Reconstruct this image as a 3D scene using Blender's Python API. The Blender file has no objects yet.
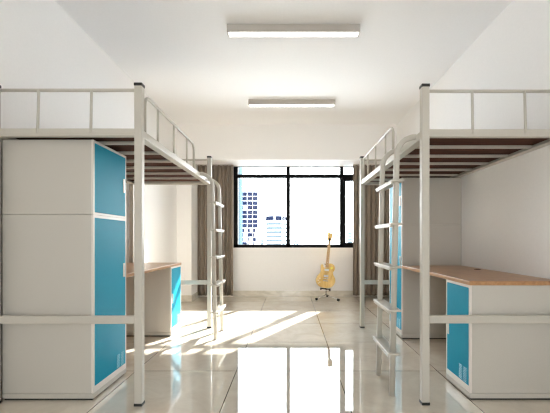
import bpy, bmesh, math, random
from mathutils import Vector, Matrix
random.seed(7)
sc = bpy.context.scene
COL = sc.collection
R = math.radians

# ------------------------------------------------------------------ camera, sky, sun, exposure
EYE = 1.08
cd = bpy.data.cameras.new('camera'); cam = bpy.data.objects.new('camera', cd); COL.objects.link(cam)
cam.location = (0, 0, EYE); cam.rotation_euler = (R(90), 0, 0)
cd.sensor_width = 36; cd.lens = 356.6 / 550 * 36
cd.shift_x = -15 / 550; cd.shift_y = 33 / 550
cd.clip_start = .05; cd.clip_end = 5000
sc.camera = cam

W = bpy.data.worlds.new('sky'); sc.world = W; W.use_nodes = True
nt = W.node_tree; bg = nt.nodes['Background']
SKY = 12.5
tc = nt.nodes.new('ShaderNodeTexCoord'); sx = nt.nodes.new('ShaderNodeSeparateXYZ')
rp = nt.nodes.new('ShaderNodeValToRGB')
nt.links.new(tc.outputs['Generated'], sx.inputs[0]); nt.links.new(sx.outputs['Z'], rp.inputs[0])
rp.color_ramp.elements[0].position = 0.0; rp.color_ramp.elements[0].color = (1, .995, .985, 1)
rp.color_ramp.elements[1].position = .9; rp.color_ramp.elements[1].color = (.72, .84, 1, 1)
nt.links.new(rp.outputs[0], bg.inputs['Color']); bg.inputs['Strength'].default_value = SKY

sd = bpy.data.lights.new('sun', 'SUN'); sun = bpy.data.objects.new('sun', sd); COL.objects.link(sun)
sd.energy = 24; sd.angle = R(1.1); sd.color = (1, .965, .925)
sun.rotation_euler = Vector((-.765, -1.41, -1)).to_track_quat('-Z', 'Y').to_euler()
sun.location = (6, 14, 12)

def portal(name, loc, rot, sx_, sy_):            # sampling guides in the openings, they give no light themselves
    d = bpy.data.lights.new(name, 'AREA'); d.shape = 'RECTANGLE'; d.size = sx_; d.size_y = sy_
    d.cycles.is_portal = True
    o = bpy.data.objects.new(name, d); o.location = loc; o.rotation_euler = rot; COL.objects.link(o)
portal('daylight_portal', (.4, 6.9, 1.70), (R(-90), 0, 0), 2.95, 1.6)
portal('daylight_portal_rear', (0, -1.7, 1.22), (R(90), 0, 0), .9, 2.3)

sc.view_settings.view_transform = 'Standard'; sc.view_settings.look = 'None'
sc.view_settings.gamma = 1; sc.view_settings.use_curve_mapping = False
sc.view_settings.exposure = 0.43
sc.cycles.max_bounces = 14; sc.cycles.diffuse_bounces = 8; sc.cycles.glossy_bounces = 6
sc.cycles.transparent_max_bounces = 12; sc.cycles.sample_clamp_indirect = 8
sc.cycles.use_denoising = True; sc.cycles.filter_width = 1.3
sc.cycles.caustics_reflective = False; sc.cycles.caustics_refractive = False

# ------------------------------------------------------------------ materials
def mat(name, col, rough=.5, metal=0, ior=1.5, spec=None, emit=None, estr=0):
    m = bpy.data.materials.new(name); m.use_nodes = True
    b = m.node_tree.nodes['Principled BSDF']
    b.inputs['Base Color'].default_value = (*col, 1); b.inputs['Roughness'].default_value = rough
    b.inputs['Metallic'].default_value = metal; b.inputs['IOR'].default_value = ior
    if spec is not None: b.inputs['Specular IOR Level'].default_value = spec
    if emit: b.inputs['Emission Color'].default_value = (*emit, 1); b.inputs['Emission Strength'].default_value = estr
    return m
def noisy(m, c1, c2, scale=(20, 20, 20), detail=4, dist=0, lo=.3, hi=.7, bump=0, nscale=1.0):
    n = m.node_tree; b = n.nodes['Principled BSDF']
    t = n.nodes.new('ShaderNodeTexCoord'); mp = n.nodes.new('ShaderNodeMapping'); mp.inputs['Scale'].default_value = scale
    no = n.nodes.new('ShaderNodeTexNoise'); no.inputs['Scale'].default_value = nscale; no.inputs['Detail'].default_value = detail
    no.inputs['Distortion'].default_value = dist
    r = n.nodes.new('ShaderNodeValToRGB')
    r.color_ramp.elements[0].position = lo; r.color_ramp.elements[0].color = (*c1, 1)
    r.color_ramp.elements[1].position = hi; r.color_ramp.elements[1].color = (*c2, 1)
    n.links.new(t.outputs['Object'], mp.inputs[0]); n.links.new(mp.outputs[0], no.inputs['Vector'])
    n.links.new(no.outputs['Fac'], r.inputs[0]); n.links.new(r.outputs[0], b.inputs['Base Color'])
    if bump:
        bp = n.nodes.new('ShaderNodeBump'); bp.inputs['Strength'].default_value = bump; bp.inputs['Distance'].default_value = .002
        n.links.new(no.outputs['Fac'], bp.inputs['Height']); n.links.new(bp.outputs[0], b.inputs['Normal'])
    return m
M = {}
M['wall'] = noisy(mat('wall_paint', (.8, .76, .72), .75), (.87, .852, .838), (.89, .872, .858), (60, 60, 60), 3, bump=.08)
M['ceiling'] = noisy(mat('ceiling_paint', (.8, .77, .73), .85), (.865, .855, .855), (.885, .875, .875), (50, 50, 50), 3)
M['steel'] = noisy(mat('cream_powder_coated_steel', (.58, .55, .49), .38), (.53, .495, .435), (.55, .515, .455), (200, 200, 200), 2)
M['panel'] = noisy(mat('cream_sheet_panel', (.6, .57, .5), .42), (.535, .505, .455), (.56, .53, .48), (160, 160, 160), 3)
M['edge'] = mat('pale_cabinet_frame', (.74, .69, .64), .35)
M['blue'] = noisy(mat('turquoise_door', (.01, .27, .40), .5, spec=.12), (.004, .27, .42), (.010, .32, .48), (260, 260, 260), 2)
M['ventblue'] = mat('light_blue_louvre', (.06, .38, .50), .35)
M['handle'] = mat('satin_handle', (.72, .66, .60), .3, .3)
M['black'] = mat('black_plastic', (.012, .012, .012), .4)
M['dark'] = mat('shadow_gap_base', (.02, .018, .016), .6)  # near-black: the shadow gap under the cabinets put into the colour
M['frame'] = mat('black_window_frame', (.004, .004, .005), .4, spec=.1)
M['board'] = noisy(mat('dark_red_brown_plywood', (.10, .035, .02), .7, spec=.12), (.045, .016, .010), (.10, .038, .023), (4, 40, 40), 5, .6)
M['desk'] = noisy(mat('oak_desktop', (.45, .25, .12), .28, spec=.5), (.34, .165, .07), (.50, .27, .12), (45, 3, 45), 6, .5)
M['curtain'] = noisy(mat('taupe_curtain_weave', (.22, .17, .13), .9), (.215, .170, .132), (.275, .222, .176), (220, 220, 60), 3, bump=.1)
M['marble'] = noisy(mat('beige_marble_skirting', (.62, .56, .48), .15), (.60, .55, .46), (.80, .75, .66), (4, 4, 9), 8, 1.2)
M['lamp'] = mat('grey_lamp_housing', (.52, .48, .44), .5)
M['glow'] = mat('lit_lamp_diffuser', (.9, .9, .9), .5, emit=(1, .985, .96), estr=3.0)
M['chrome'] = mat('chrome', (.8, .8, .8), .15, 1)
M['gold'] = noisy(mat('honey_maple_top', (.78, .46, .12), .22), (.66, .38, .09), (.92, .66, .27), (14, 14, 5), 5, .8)
M['rim'] = mat('amber_body_side', (.50, .26, .06), .25)
M['binding'] = mat('cream_binding', (.85, .74, .48), .3)
M['neck'] = noisy(mat('maple_neck', (.60, .36, .14), .3), (.50, .28, .10), (.68, .42, .18), (60, 60, 4), 4)
M['nickel'] = mat('pale_pickup_cover', (.86, .86, .84), .22, .3)
M['yellow'] = mat('yellow_badge', (.86, .78, .10), .4)
M['tower'] = noisy(mat('white_tower_cladding', (.75, .77, .78), .6), (.72, .74, .76), (.80, .81, .82), (.3, .3, .3), 3)
M['towerglass'] = noisy(mat('navy_tower_glass', (.01, .02, .05), .5, spec=0), (.002, .003, .008), (.008, .012, .028), (.35, .35, .6), 2)
M['paleglass'] = noisy(mat('pale_tower_glass', (.07, .10, .13), .5, spec=0), (.035, .050, .060), (.052, .066, .075), (.2, .2, .35), 2)
M['skyglass'] = mat('cyan_tower_glass', (.043, .070, .083), .5, spec=0)
M['ground'] = noisy(mat('pale_city_ground', (.7, .7, .68), .9), (.62, .62, .60), (.75, .75, .73), (.02, .02, .02), 4)

# glass pane: mostly clear with a faint reflection
g = bpy.data.materials.new('clear_window_glass'); g.use_nodes = True; n = g.node_tree; n.nodes.clear()
o_ = n.nodes.new('ShaderNodeOutputMaterial'); mx = n.nodes.new('ShaderNodeMixShader'); tr = n.nodes.new('ShaderNodeBsdfTransparent')
gl = n.nodes.new('ShaderNodeBsdfGlossy'); fr = n.nodes.new('ShaderNodeFresnel'); fr.inputs['IOR'].default_value = 1.4
tr.inputs['Color'].default_value = (.97, .985, .98, 1); gl.inputs['Roughness'].default_value = .02
n.links.new(fr.outputs[0], mx.inputs[0]); n.links.new(tr.outputs[0], mx.inputs[1]); n.links.new(gl.outputs[0], mx.inputs[2]); n.links.new(mx.outputs[0], o_.inputs[0])
M['glass'] = g

# polished tile floor
T = .825
f = mat('polished_beige_tile', (.5, .45, .38), .02, ior=2.25); n = f.node_tree; b = n.nodes['Principled BSDF']
tc = n.nodes.new('ShaderNodeTexCoord'); mp = n.nodes.new('ShaderNodeMapping')
mp.inputs['Location'].default_value = (.44, -2.93 + 10 * T, 0)
br = n.nodes.new('ShaderNodeTexBrick'); br.offset = 0; br.squash = 1
br.inputs['Scale'].default_value = 1; br.inputs['Brick Width'].default_value = T; br.inputs['Row Height'].default_value = T
br.inputs['Mortar Size'].default_value = .0032; br.inputs['Mortar Smooth'].default_value = .1; br.inputs['Bias'].default_value = 0
br.inputs['Color1'].default_value = (1, 1, 1, 1); br.inputs['Color2'].default_value = (.93, .93, .93, 1); br.inputs['Mortar'].default_value = (.16, .14, .12, 1)
no = n.nodes.new('ShaderNodeTexNoise'); no.inputs['Scale'].default_value = 3.0; no.inputs['Detail'].default_value = 10; no.inputs['Distortion'].default_value = 1.0
no.inputs['Roughness'].default_value = .68
rr = n.nodes.new('ShaderNodeValToRGB'); rr.color_ramp.elements[0].position = .3; rr.color_ramp.elements[1].position = .7
rr.color_ramp.elements[0].color = (.62, .545, .45, 1); rr.color_ramp.elements[1].color = (.76, .695, .59, 1)
mu = n.nodes.new('ShaderNodeMix'); mu.data_type = 'RGBA'; mu.blend_type = 'MULTIPLY'; mu.inputs['Factor'].default_value = 1
n.links.new(tc.outputs['Object'], mp.inputs[0]); n.links.new(mp.outputs[0], br.inputs['Vector']); n.links.new(tc.outputs['Object'], no.inputs['Vector'])
n.links.new(no.outputs['Fac'], rr.inputs[0]); n.links.new(rr.outputs[0], mu.inputs['A']); n.links.new(br.outputs['Color'], mu.inputs['B'])
n.links.new(mu.outputs['Result'], b.inputs['Base Color'])
M['floor'] = f

# ------------------------------------------------------------------ mesh helpers
class MB:
    def __init__(s): s.bm = bmesh.new(); s.mats = []
    def mi(s, m):
        if m not in s.mats: s.mats.append(m)
        return s.mats.index(m)
    def _bev(s, geom_v, bev, seg=2):
        es = {e for v in geom_v for e in v.link_edges}
        bmesh.ops.bevel(s.bm, geom=list(es), offset=bev, segments=seg, affect='EDGES', profile=.5)
    def box(s, x0, x1, y0, y1, z0, z1, bev=0, m=None, seg=2):
        nf = set(s.bm.faces)
        r = bmesh.ops.create_cube(s.bm, size=1)
        bmesh.ops.scale(s.bm, vec=(abs(x1 - x0), abs(y1 - y0), abs(z1 - z0)), verts=r['verts'])
        bmesh.ops.translate(s.bm, vec=((x0 + x1) / 2, (y0 + y1) / 2, (z0 + z1) / 2), verts=r['verts'])
        if bev: s._bev(r['verts'], bev, seg)
        if m:
            k = s.mi(m)
            for fc in s.bm.faces:
                if fc not in nf: fc.material_index = k
        return s
    def cyl(s, p, q, r, n=16, r2=None, m=None):
        p, q = Vector(p), Vector(q); d = q - p
        nf = set(s.bm.faces)
        c = bmesh.ops.create_cone(s.bm, cap_ends=True, segments=n, radius1=r, radius2=r if r2 is None else r2, depth=d.length)
        mt = Matrix.Translation((p + q) / 2) @ d.to_track_quat('Z', 'Y').to_matrix().to_4x4()
        bmesh.ops.transform(s.bm, matrix=mt, verts=c['verts'])
        for fc in s.bm.faces:
            if fc not in nf:
                fc.smooth = len(fc.verts) == 4
                if m: fc.material_index = s.mi(m)
        return s
    def sweep(s, path, sec, up=(0, 1, 0), smooth=True):
        path = [Vector(p) for p in path]; up = Vector(up).normalized(); rings = []
        for i, p in enumerate(path):
            a = path[max(i - 1, 0)]; c = path[min(i + 1, len(path) - 1)]
            t1 = (p - a).normalized() if i else (c - p).normalized()
            t2 = (c - p).normalized() if i < len(path) - 1 else t1
            t = (t1 + t2).normalized(); k = 1 / max(.4, t.dot(t2))
            side = t.cross(up).normalized()
            rings.append([s.bm.verts.new(p + side * u * k + up * v) for u, v in sec])
        m = len(sec)
        for a, b_ in zip(rings, rings[1:]):
            for j in range(m):
                fc = s.bm.faces.new((a[j], a[(j + 1) % m], b_[(j + 1) % m], b_[j])); fc.smooth = smooth
        s.bm.faces.new(rings[0][::-1]); s.bm.faces.new(rings[-1])
        return s
    def prism(s, pts, y0, y1, bev=0, m=None, seg=2):   # outline in xz, extruded along y
        a = [s.bm.verts.new((x, y0, z)) for x, z in pts]; b_ = [s.bm.verts.new((x, y1, z)) for x, z in pts]
        n = len(pts); fs = [s.bm.faces.new(a), s.bm.faces.new(b_[::-1])]
        for j in range(n):
            fc = s.bm.faces.new((a[j], b_[j], b_[(j + 1) % n], a[(j + 1) % n])); fs.append(fc)
        if m:
            for fc in fs: fc.material_index = s.mi(m)
        if bev:
            es = list(fs[0].edges) + list(fs[1].edges)
            bmesh.ops.bevel(s.bm, geom=es, offset=bev, segments=seg, affect='EDGES')
        return s
    def build(s, name, m=None, parent=None, kind=None):
        bmesh.ops.recalc_face_normals(s.bm, faces=s.bm.faces)
        me = bpy.data.meshes.new(name); s.bm.to_mesh(me); s.bm.free()
        if m: me.materials.append(M[m])
        for x in s.mats: me.materials.append(M[x])
        o = bpy.data.objects.new(name, me); COL.objects.link(o)
        if parent: o.parent = parent
        if kind: o['kind'] = kind
        return o
def circ(r, n=12, r2=None):
    return [(r * math.cos(2 * math.pi * i / n), (r2 or r) * math.sin(2 * math.pi * i / n)) for i in range(n)]
def rrect(w, h, r, k=3):
    out = []
    for cx, cy, a0 in ((w/2-r, h/2-r, 0), (-w/2+r, h/2-r, 90), (-w/2+r, -h/2+r, 180), (w/2-r, -h/2+r, 270)):
        for i in range(k + 1):
            a = R(a0 + 90 * i / k); out.append((cx + r * math.cos(a), cy + r * math.sin(a)))
    return out
def arc(c, r, a0, a1, n=8):       # in a plane: returns (u,v)
    return [(c[0] + r * math.cos(R(a0 + (a1 - a0) * i / n)), c[1] + r * math.sin(R(a0 + (a1 - a0) * i / n))) for i in range(n + 1)]
def empty(name, loc, label=None, cat=None, group=None, rz=0):
    o = bpy.data.objects.new(name, None); COL.objects.link(o); o.location = loc; o.rotation_euler = (0, 0, rz)
    o.empty_display_size = .1
    tag(o, label, cat, group); return o
def tag(o, label=None, cat=None, group=None):
    if label: o['label'] = label
    if cat: o['category'] = cat
    if group: o['group'] = group
    return o
def copy_tree(o, parent=None):
    c = o.copy(); COL.objects.link(c); c.parent = parent
    for ch in [x for x in bpy.data.objects if x.parent == o]: copy_tree(ch, c)
    return c

# ------------------------------------------------------------------ room shell
XL, XR, YB, YR, H = -1.97, 1.86, 6.76, -1.6, 3.08
PY = 6.20                      # face of the beam and pillar
SOF = 2.467; SILL = .925; WX0, WX1 = -1.075, 1.80
MB().box(XL - .2, XR + .2, YR - .2, YB + .1, -.12, 0).build('floor', 'floor', kind='structure')
MB().box(XL - .2, XR + .2, YR - .2, YB + .1, H, H + .12).build('ceiling', 'ceiling', kind='structure')
MB().box(XL - .2, XL, YR - .2, YB + .1, 0, H).build('wall_left', 'wall', kind='structure')
MB().box(XR, XR + .2, YR - .2, YB + .1, 0, H).build('wall_right', 'wall', kind='structure')
w = MB()
w.box(XL, XR, YB, YB + .1, 0, SILL); w.box(XL, WX0, YB, YB + .1, SILL, SOF); w.box(WX1, XR, YB, YB + .1, SILL, SOF)
w.build('wall_back', 'wall', kind='structure')
MB().box(XL, XR, PY, YB + .1, SOF, H).build('trim_1', 'wall', kind='structure')            # beam over the window
MB().box(XL, -1.715, PY, YB, 0, SOF).build('trim_2', 'wall', kind='structure')             # pillar at the left corner
# unseen wall behind the viewer; glazed door added and sized for fill daylight
w = MB(); w.box(XL, -.44, YR - .2, YR, 0, H); w.box(.44, XR, YR - .2, YR, 0, H); w.box(-.44, .44, YR - .2, YR, 2.45, H)
w.build('wall_front', 'wall', kind='structure')
w = MB()
for a in (-.44, -.03, .38): w.box(a, a + .06, YR - .13, YR - .07, 0, 2.45)
w.box(-.44, .44, YR - .13, YR - .07, 0, .06); w.box(-.44, .44, YR - .13, YR - .07, 2.39, 2.45)
d1 = w.build('fill_door_1', 'frame', kind='structure')
MB().box(-.38, .38, YR - .103, YR - .097, .06, 2.39).build('glass_pane', 'glass', d1)

# skirting
SK = .11
MB().box(XL, XL + .012, YR, PY, 0, SK, .003).build('baseboard_left', 'marble', kind='structure')
MB().box(XR - .010, XR, YR, YB, 0, SK, .003).build('baseboard_right', 'marble', kind='structure')
MB().box(-1.703, XR - .010, YB - .012, YB, 0, SK, .003).build('baseboard_back', 'marble', kind='structure')
w = MB(); w.box(XL + .012, -1.703, PY - .012, PY, 0, SK, .003); w.box(-1.715, -1.703, PY, YB - .012, 0, SK, .003)
w.build('baseboard_pillar', 'marble', kind='structure')

# window
Y0, Y1 = YB + .012, YB + .07
def pxX(x, y=YB + .012): return (x - 290) * y / 356.6
TR0, TR1 = 2.250, 2.318
w = MB()
w.box(WX0, WX1, Y0, Y1, SILL, SILL + .060, .004)                       # bottom rail
w.box(WX0, WX1, Y0, Y1, SOF - .010, SOF, .002)                          # head
w.box(WX0, pxX(237.9), Y0, Y1, SILL, SOF, .004)
w.box(WX1 - .05, WX1, Y0, Y1, SILL, SOF, .004)
w.box(pxX(286.2), pxX(290.2), Y0, Y1, SILL, SOF, .004)
w.box(pxX(340.0), pxX(343.6), Y0, Y1, SILL, SOF, .004)
w.box(WX0, WX1, Y0 + .002, Y1 - .002, TR0, TR1, .004)
win = w.build('window_1', 'frame', kind='structure')
w = MB(); a, b2 = pxX(343.2), WX1 - .05
w.box(a, a + .046, Y0 - .006, Y1 - .01, SILL + .052, TR0, .004); w.box(b2 - .046, b2, Y0 - .006, Y1 - .01, SILL + .052, TR0, .004)
w.box(a, b2, Y0 - .005, Y1 - .012, TR0 - .06, TR0, .004); w.box(a, b2, Y0 - .005, Y1 - .012, SILL + .052, SILL + .10, .004)
w.build('opening_sash', 'frame', win)
cells = [(pxX(237.3), pxX(286.9)), (pxX(289.5), pxX(340.6)), (pxX(343.2), WX1 - .05)]
for a, b2 in cells:
    MB().box(a, b2, YB + .040, YB + .046, SILL + .052, TR0).build('glass_pane', 'glass', win)
    MB().box(a, b2, YB + .040, YB + .046, TR1, SOF - .01).build('glass_pane', 'glass', win)

# ------------------------------------------------------------------ loft bed (own axes: +x is the open side, y along the bed)
BW, BL = .948, 2.03
P = .05
bed = empty('loft_bed', (-.984 - BW / 2, 2.305 + P / 2 + BL / 2 - P / 2 + .025 - .025, 0),
            'cream steel loft bed on the left side, built over the cupboard nearest the viewer', 'bed', 'steel loft beds')
hx, hy = BW / 2, (BL) / 2
bed.location.y = 2.305 + P / 2 + hy
for sx_ in (-1, 1):
    for sy_ in (-1, 1):
        x, y = sx_ * hx, sy_ * hy
        p = MB().box(x - P/2, x + P/2, y - P/2, y + P/2, .016, 2.078, .006).build('post', 'steel', bed)
        MB().box(x - P/2 - .002, x + P/2 + .002, y - P/2 - .002, y + P/2 + .002, 0, .018, .003).build('foot_cap', 'black', p)
        MB().box(x - P/2 - .002, x + P/2 + .002, y - P/2 - .002, y + P/2 + .002, 2.076, 2.096, .004).build('post_cap', 'black', p)
ZB0, ZB1 = 1.752, 1.802
for s in (-1, 1):
    # long side rails, L profile
    w = MB(); w.box(s*hx - .015, s*hx + .015, -hy + P/2, hy - P/2, ZB0, ZB1, .004)
    w.box(s*(hx - .045), s*(hx - .012), -hy + P/2, hy - P/2, ZB0 + .001, ZB0 + .007)
    w.build('side_rail', 'steel', bed)
    w = MB(); w.box(-hx + P/2, hx - P/2, s*hy - .015, s*hy + .015, ZB0, ZB1, .004)
    w.box(-hx + P/2, hx - P/2, s*hy - .018, s*hy + .018, ZB0 - .002, ZB0 + .012, .004)
    w.build('end_rail', 'steel', bed)
    MB().box(-hx + P/2, hx - P/2, s*hy - .0125, s*hy + .0125, .530, .582, .004).build('lower_rail', 'steel', bed)
    w = MB(); w.cyl((-hx + P/2, s*hy, 2.055), (hx - P/2, s*hy, 2.055), .0105)
    for u in (.31, .655): w.cyl((hx - u if s < 0 else hx - u, s*(hy + .014), ZB0 + .018), (hx - u, s*(hy + .004), 2.052), .0085, 12)
    w.build('end_guard', 'steel', bed)
for k in range(7):
    y = -hy + .24 + .292 * k
    if y < hy - .03:
        MB().box(-hx + .02, hx - .018, y - .010, y + .010, 1.7625, 1.785, .003).build('cross_bar', 'steel', bed)
MB().box(-hx + .016, hx - .016, -hy + .017, hy - .017, 1.786, 1.799).build('bed_board', 'board', bed)
# arched guard rail on the open side
g0, g1, r = -hy + .085, -hy + 1.315, .07
path = [(hx, g0, ZB1 - .01)] + [(hx, y, z) for y, z in arc((g0 + r, 2.055 - r), r, 180, 90, 6)] + \
       [(hx, y, z) for y, z in arc((g1 - r, 2.055 - r), r, 90, 0, 6)] + [(hx, g1, ZB1 - .01)]
w = MB().sweep(path, circ(.0115), up=(1, 0, 0))
for u in (.24, .605, .985): w.cyl((hx, g0 + u, ZB1 - .01), (hx, g0 + u, 2.052), .0085, 12)
w.build('guard_rail', 'steel', bed)
# ladder
l0, l1 = hy - .505, hy - .13
w = MB()
xt, xb = hx + .145, hx + .178
sec = rrect(.038, .040, .013)
for y in (l0, l1):
    r = .13
    path = [(hx + .012, y, 1.79)] + [(a, y, b2) for a, b2 in arc((xt - r, 1.79 - r), r, 90, 0, 9)] + [(xb, y, 0)]
    w.sweep(path, sec, up=(0, 1, 0))
lad = w.build('ladder', 'steel', bed)
for k in range(5):
    z = .293 + .2975 * k; x = xb + (xt - xb) * z / 1.66
    w = MB(); w.box(x - .043, x + .045, l0 - .045, l1 + .045, z - .006, z + .008, .005)
    w.box(x + .028, x + .043, l0 - .03, l1 + .03, z - .020, z - .005, .003)
    w.build('ladder_tread', 'steel', lad)
bed2 = copy_tree(bed)
bed2.location = (.885 + hx, 2.32 + P/2 + hy, 0); bed2.rotation_euler = (0, 0, math.pi)
bed2['label'] = 'cream steel loft bed on the right side, its ladder nearest the viewer'

# ------------------------------------------------------------------ cabinets (own axes: front faces +x at x=0, y from 0)
def louvres(parent, y0, z0, rows=9, cols=((0, .045), (.065, .11))):
    w = MB()
    for a, b2 in cols:
        for k in range(rows):
            z = z0 + k * .0115
            w.box(.0005, .005, y0 + a, y0 + b2, z, z + .0062, .002, seg=1)
    return w.build('louvre_vent', 'ventblue', parent)
def door(name, parent, y0, y1, z0, z1, hy0, hz0, vent=None):
    d = MB().box(-.012, .0015, y0, y1, z0, z1, .0012, seg=1).build(name, 'blue', parent)
    w = MB(); w.box(.001, .006, hy0, hy0 + .022, hz0, hz0 + .108, .002)
    w.box(.0055, .0075, hy0 + .006, hy0 + .016, hz0 + .01, hz0 + .098, .001, seg=1)
    w.build('handle', 'handle', d)
    if vent: louvres(d, *vent)
    return d
def carcass(parent, y0, y1, depth, z0, z1, part='body', base=.075):
    t = .018
    w = MB()
    w.box(-depth, -.014, y0, y1, z0, z1, .003)
    b_ = w.build(part, 'panel', parent)
    w = MB()                                                    # pale face frame round the door
    w.box(-.014, 0, y0, y0 + t, z0, z1, .0015); w.box(-.014, 0, y1 - t, y1, z0, z1, .0015)
    w.box(-.014, 0, y0 + t, y1 - t, z1 - t, z1, .0015); w.box(-.014, 0, y0 + t, y1 - t, z0, z0 + base, .0015)
    w.build('face_frame', 'edge', b_)
    return b_
WD, WW = .612, .482
war = empty('wardrobe', (-1.318, 2.39, 0), 'tall cream wardrobe with two turquoise doors, large in the left foreground', 'wardrobe', 'two-door wardrobes')
w = MB().box(-WD + .01, -.012, .008, WW - .008, 0, .013).build('base', 'dark', war)  # recessed base, coloured dark to draw the shadow gap under the wardrobe
w = MB(); w.box(-WD, .002, 0, WW, .012, .046, .004); w.build('plinth', 'panel', war)
carcass(war, 0, WW, WD, .0475, 1.246, 'lower_body', .042)
carcass(war, 0, WW, WD, 1.2472, 1.750, 'upper_body', .016)
door('lower_door', war, .019, WW - .019, .091, 1.227, WW - .060, .785, (WW - .165, .10))
door('upper_door', war, .019, WW - .019, 1.266, 1.731, WW - .060, 1.45)
war2 = copy_tree(war); war2.location = (1.212, 3.862 + WW, 0); war2.rotation_euler = (0, 0, math.pi)
war2.scale.x = 1.055
war2['label'] = 'tall cream wardrobe behind the ladder on the right, at the far end of the desk'

DL, DD = 1.455, .636
dk = empty('desk', (-1.322, 2.874, 0), 'desk with oak top and sunlit turquoise cupboard door, beyond the left wardrobe', 'desk', 'desks under the loft beds')
w = MB(); w.box(-DD, .004, 0, DL + .004, .772, .800, .003)
w.build('desktop', 'desk', dk)
w = MB(); w.cyl((-.54, DL - .93, .7998), (-.54, DL - .93, .8025), .030, 24); w.cyl((-.54, DL - .93, .802), (-.54, DL - .93, .804), .022, 24)
w.build('cable_grommet', 'board', dk)
PW = .365
w = MB().box(-DD + .06, -.012, DL - PW + .008, DL - .008, 0, .013).build('base', 'dark', dk)  # recessed base, its dark colour stands for the shadow gap below the pedestal
w = MB(); w.box(-DD + .05, .002, DL - PW, DL, .012, .046, .004); w.build('plinth', 'panel', dk)
carcass(dk, DL - PW, DL, DD - .05, .0475, .7715, 'pedestal', .042)
door('door', dk, DL - PW + .019, DL - .019, .091, .752, DL - PW + .032, .362, (DL - .150, .10))
w = MB(); w.box(-DD + .02, -DD + .036, .004, DL - PW - .002, .40, .7715, .002); w.build('modesty_panel', 'panel', dk)
dk2 = copy_tree(dk); dk2.location = (1.208, 2.394 + DL, 0); dk2.rotation_euler = (0, 0, math.pi)
dk2['label'] = 'desk with oak top and turquoise cupboard door, in the right foreground'

# ------------------------------------------------------------------ curtains
def curtain(name, x0, x1, label, seed, n=8):
    rnd = random.Random(seed)
    bm = bmesh.new(); NX, NZ = 150, 30; z0, z1 = .045, SOF - .012; rows = []
    ph = [rnd.uniform(-.5, .5) for _ in range(n + 2)]; am = [rnd.uniform(.75, 1.15) for _ in range(n + 2)]
    for j in range(NZ + 1):
        t = j / NZ; z = z0 + (z1 - z0) * t; row = []
        for i in range(NX + 1):
            u = i / NX; k = u * n; q = int(min(k, n - .001)); fq = k - q
            a_ = am[q] * (1 - fq) + am[q + 1] * fq; p_ = ph[q] * (1 - fq) + ph[q + 1] * fq
            v = math.sin(2 * math.pi * k + p_ * (1 + .6 * (1 - t)))
            y = 6.60 + .034 * a_ * (.7 + .3 * (1 - t)) * math.copysign(abs(v) ** .9, v)
            x = x0 + (x1 - x0) * u + .003 * math.sin(4 * math.pi * k + 1) * (1 - .3 * t)
            row.append(bm.verts.new((x, y, z)))
        rows.append(row)
    for a, b2 in zip(rows, rows[1:]):
        for i in range(NX): bm.faces.new((a[i], a[i+1], b2[i+1], b2[i])).smooth = True
    bm.normal_update(); bmesh.ops.solidify(bm, geom=list(bm.faces), thickness=.004)
    me = bpy.data.meshes.new(name); bm.to_mesh(me); bm.free(); me.materials.append(M['curtain'])
    root = empty(name, ((x0 + x1) / 2, 6.60, 0), label, 'curtain', 'window curtains')
    o = bpy.data.objects.new('curtain_fabric', me); COL.objects.link(o); o.parent = root; o.location = (-(x0 + x1) / 2, -6.60, 0)
    w = MB(); c = (x0 + x1) / 2; w.box(x0 - c, x1 - c, -.014, .014, SOF - .016, SOF, .002)
    w.build('curtain_track', 'lamp', root)
curtain('curtain', -1.705, -1.055, 'taupe curtain gathered at the left of the window, beside the wall corner pillar', 3)
curtain('curtain', 1.168, 1.835, 'taupe curtain gathered at the right of the window, behind the loft bed with near ladder', 5)

# ------------------------------------------------------------------ ceiling lamps
def lamp(x, y):
    t = empty('ceiling_lamp', (x, y, H), None, 'ceiling lamp', 'linear ceiling lamps')
    w = MB(); w.box(-.615, .615, -.040, .040, -.072, 0, .004); w.build('lamp_housing', 'lamp', t)
    w = MB(); w.box(-.605, .605, -.034, .034, -.077, -.0715, .002, seg=1); w.build('diffuser', 'glow', t)
    for s in (-1, 1):
        w = MB(); w.box(s*.614, s*.620, -.041, .041, -.076, -.0005, .002, seg=1); w.build('end_cap', 'lamp', t)
    return t
a = lamp(.033, 3.349); b2 = lamp(.024, 5.13)
a['label'] = 'long rectangular ceiling lamp nearest the viewer, the larger-looking of the two'
b2['label'] = 'long rectangular ceiling lamp nearer the window, the smaller-looking of the two'

# ------------------------------------------------------------------ guitar on its stand
GX, GY = .655, 6.42
gt = empty('electric_guitar', (GX, GY, 0), 'honey gold electric guitar standing upright in front of the window wall', 'guitar')
# outline seen from the front (x right, z up) with the horn on the left
pts = [(0, 0), (.06, .004), (.115, .025), (.155, .065), (.174, .12), (.170, .175), (.146, .222), (.122, .262), (.124, .30), (.143, .338), (.146, .375),
       (.132, .412), (.10, .438), (.06, .446), (.030, .438), (.020, .42), (.014, .39), (-.018, .364), (-.040, .358), (-.058, .372), (-.072, .412), (-.090, .418), (-.105, .405),
       (-.110, .375), (-.106, .34), (-.102, .30), (-.112, .262), (-.140, .222), (-.165, .175), (-.174, .12), (-.155, .065), (-.115, .025), (-.06, .004)]
def smooth_loop(p, k=4):
    out = []; n_ = len(p)
    for i in range(n_):
        p0, p1, p2, p3 = p[i-1], p[i], p[(i+1) % n_], p[(i+2) % n_]
        for j in range(k):
            t = j / k
            out.append(tuple(.5*((2*p1[c]) + (-p0[c]+p2[c])*t + (2*p0[c]-5*p1[c]+4*p2[c]-p3[c])*t*t + (-p0[c]+3*p1[c]-3*p2[c]+p3[c])*t**3) for c in (0, 1)))
    return out
tilt = Matrix.Rotation(R(6.0), 4, 'Y') @ Matrix.Rotation(R(-3), 4, 'X')
base = Matrix.Translation((-.035, -.045, .214)) @ tilt
def g_(o): o.matrix_local = base; return o
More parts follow.
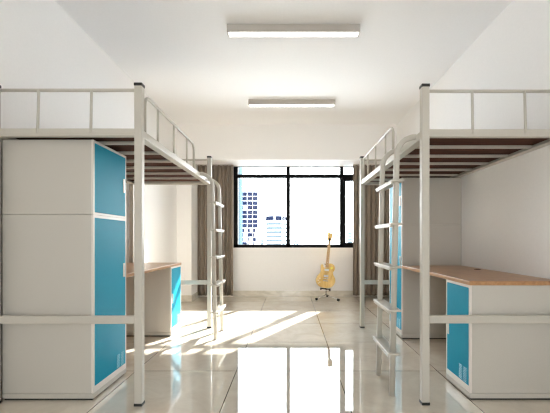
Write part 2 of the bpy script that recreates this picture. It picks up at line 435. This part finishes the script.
outl = smooth_loop(pts)
body = g_(MB().prism(outl, -.022, .022, .004).build('guitar_body', 'rim', gt))
sc_ = [(x * .965, .215 + (z - .215) * .972) for x, z in outl]
w = MB().prism(sc_, -.0275, -.0215, .003); w.build('carved_top', 'gold', body)
w = MB(); rim = [(x * .985, -.0235, .215 + (z - .215) * .988) for x, z in outl]; w.sweep(rim + [rim[0]], circ(.0028, 6), up=(0, 1, 0)); w.build('binding', 'binding', body)
nk = MB(); nk.prism([(-.028, .37), (.028, .37), (.022, .84), (-.022, .84)], -.040, -.020, .004); nk = g_(nk.build('guitar_neck', 'neck', gt))
w = MB(); w.prism([(-.0275, .375), (.0275, .375), (.0215, .84), (-.0215, .84)], -.0445, -.0395, .001, seg=1); w
L_ = .67
for k in range(1, 21):
    z = .84 - L_ * (1 - 2 ** (-k / 12)); z = max(z, .377)
    w.box(-.0225, .0225, -.0462, -.0440, z - .0009, z + .0009)
w.build('fretboard', 'neck', nk)
w = MB(); w.prism([(-.020, .84), (.020, .84), (.040, .87), (.043, .94), (.052, .982), (.020, .995), (0, .985), (-.020, .995), (-.052, .982), (-.043, .94), (-.040, .87)], -.038, -.022, .003)
hd = g_(w.build('headstock', 'gold', gt))
w = MB(); w.prism([(-.014, .843), (.014, .843), (.017, .880), (0, .900), (-.017, .880)], -.0405, -.0375, .001, seg=1); w.build('truss_rod_cover', 'black', hd)
for s in (-1, 1):
    for k in range(3):
        z = .885 + .033 * k
        w = MB(); w.cyl((s*.038, -.03, z), (s*.07, -.03, z), .0035, 8); w.cyl((s*.024, -.046, z), (s*.024, -.037, z), .004, 8)
        w.box(s*.062, s*.088, -.036, -.024, z - .008, z + .008, .004, m=None); w.build('tuning_peg', 'yellow', hd)
for z in (.325, .215):
    w = MB(); w.box(-.040, .040, -.041, -.027, z - .019, z + .019, .004); g_(w.build('pickup', 'nickel', gt))
w = MB(); w.box(-.042, .042, -.044, -.027, .165, .176, .003); g_(w.build('bridge', 'chrome', gt))
w = MB(); w.box(-.048, .048, -.044, -.027, .122, .136, .005); g_(w.build('tailpiece', 'chrome', gt))
w = MB()
for k in range(6):
    x0, x1 = -.026 + k * .0104, -.017 + k * .0068
    w.cyl((x0, -.0465, .13), (x1, -.0475, .84), .0007, 5)
g_(w.build('guitar_strings', 'chrome', gt))
for x, z in ((-.105, .165), (-.132, .125), (-.10, .095), (-.125, .075)):
    w = MB(); w.cyl((x, -.027, z), (x, -.044, z), .012, 14, .010); g_(w.build('control_knob', 'binding', gt))
w = MB(); w.cyl((.085, -.0265, .365), (.085, -.030, .365), .021, 20); w.cyl((.085, -.029, .365), (.085, -.036, .365), .004, 8); g_(w.build('toggle_switch', 'yellow', gt))

st = empty('guitar_stand', (GX, GY, 0), 'small chrome tripod stand with black rubber feet, carrying the gold guitar', 'guitar stand')
w = MB(); w.cyl((0, .05, .07), (.005, .07, .40), .009, 12); w.cyl((0, .05, .07), (0, .05, .22), .013, 12); w.cyl((.005, .07, .38), (.02, .07, .62), .007, 10); w.build('upright_tube', 'chrome', st)
for (x, y) in ((-.185, -.10), (.19, -.19), (.04, .24)):
    w = MB(); w.cyl((0, .05, .085), (x, y, .024), .0075, 10)
    lg = w.build('leg', 'chrome', st)
    w = MB(); w.cyl((x * .93, .05 + (y - .05) * .93, .028), (x * 1.05, .05 + (y - .05) * 1.05, .022), .0215, 14); w.build('rubber_foot', 'black', lg)
w = MB()
w.cyl((-.10, .03, 0.198), (.055, .03, 0.178), .010, 10)
w.cyl((-.10, .03, 0.198), (-.105, -.082, 0.192), .0115, 10); w.cyl((-.105, -.082, 0.188), (-.105, -.088, 0.222), .010, 10)
w.cyl((.055, .03, 0.178), (.055, -.082, 0.170), .0115, 10); w.cyl((.055, -.082, 0.168), (.055, -.088, 0.208), .010, 10)
w.cyl((-.02, .03, 0.188), (0, .05, 0.200), .012, 10)
w.build('body_cradle', 'black', st)
w = MB()
w.cyl((.02, .07, .62), (-.025, .035, .635), .006, 8); w.cyl((.02, .07, .62), (.07, .035, .635), .006, 8)
w.cyl((-.025, .035, .635), (-.025, -.045, .638), .008, 8); w.cyl((.07, .035, .635), (.07, -.045, .638), .008, 8)
w.build('neck_yoke', 'black', st)

# ------------------------------------------------------------------ city beyond the window
GZ = -42
MB().box(-1400, 1400, 30, 3600, GZ - 1, GZ).build('ground', 'ground', kind='structure')
def sz(px, y): return (px - 290) * y / 356.6
def zz(py, y): return EYE + (239.5 - py) * y / 356.6
def tower(name, x0, x1, y, z1, d, label, wall='tower', glass='towerglass', cols=3, floors=20, storey=3.4, edge=.12, top=3.5, cap=True, frag=0, seed=1):
    """a slab tower with its window bands as real recessed panels"""
    rnd = random.Random(seed)
    root = empty(name, ((x0 + x1) / 2, y, GZ), label, 'building', 'towers outside the window')
    hw = (x1 - x0) / 2; Hh = z1 - GZ
    w = MB(); w.box(-hw, hw, 0, d, 0, Hh, .3, seg=1); w.box(-hw * .6, hw * .6, d*.3, d*.7, Hh, Hh + 1.5); w.build('tower_wall', wall, root)
    for c in range(cols):
        a0 = -hw * (1 - edge) + (2 * hw * (1 - edge)) / cols * c
        a1 = a0 + (2 * hw * (1 - edge)) / cols * .94
        for k in range(floors):
            zt = Hh - top - k * storey; zb = zt - storey * .90
            if zb < 2: break
            e = a0 + (a1 - a0) * rnd.uniform(.25, .75) if rnd.random() < frag * k / floors else a1
            MB().box(a0, e, -.22, .25, zb, zt).build('window', glass, root)
    return root
Y = 330
tower('office_tower', sz(241.5, Y), sz(258.6, Y), Y, zz(187.5, Y), 16, 'tall white tower with dark window bands, left pane of the window', cols=3, floors=13, storey=4.2, top=4.2, edge=.05, frag=.7, seed=4)
Y = 240
tower('glass_tower', sz(236.2, Y), sz(240.6, Y), Y, zz(135, Y), 10, 'slender pale cyan tower at the very left edge of the window', wall='skyglass', glass='paleglass', cols=2, floors=23, storey=3.2, edge=.2)
# round tower
Y = 420; cx = sz(275.7, Y); rad = 10.4 * Y / 356.6
rt = empty('round_tower', (cx, Y + rad, GZ), 'shorter round white tower with pale window rings, left pane beside the mullion', 'building', 'towers outside the window')
Ht = zz(214.5, Y) - GZ
w = MB(); w.cyl((0, 0, 0), (0, 0, Ht), rad, 40); w.cyl((0, 0, Ht), (0, 0, Ht + 2.2), rad * .86, 40); w.build('tower_wall', 'tower', rt)
for k in range(7):
    zt = Ht - 9.5 - k * 4.9
    MB().cyl((0, 0, zt - 2.9), (0, 0, zt), rad * 1.006, 40).build('window_ring', 'paleglass', rt)
for a in range(-78, 79, 9):
    if -8 < a < 2: continue
    o = MB().box(-1.05, 1.05, -.25, .25, Ht - 7.0, Ht - 1.6).build('crown_window', 'towerglass', rt)
    o.location = (math.sin(R(a)) * rad, -math.cos(R(a)) * rad, 0); o.rotation_euler.z = R(a)
for px0, px1, py, Y, lab, gm in (
        (259.3, 263.8, 239.0, 520, 'low pale block between the two left-pane towers', 'paleglass'),
        (289.9, 299.5, 239.6, 560, 'low blue-windowed block at the lower left of the middle pane', 'skyglass'),
        (336.4, 338.4, 233.0, 500, 'very slender pale tower at the right end of the middle pane', 'skyglass'),
        (347.5, 352.5, 231.5, 450, 'pale tower seen through the right-hand sash', 'skyglass')):
    tower('distant_block', sz(px0, Y), sz(px1, Y), Y, zz(py, Y), 14, lab, glass=gm, cols=3, floors=5, storey=3.6, top=1.2)
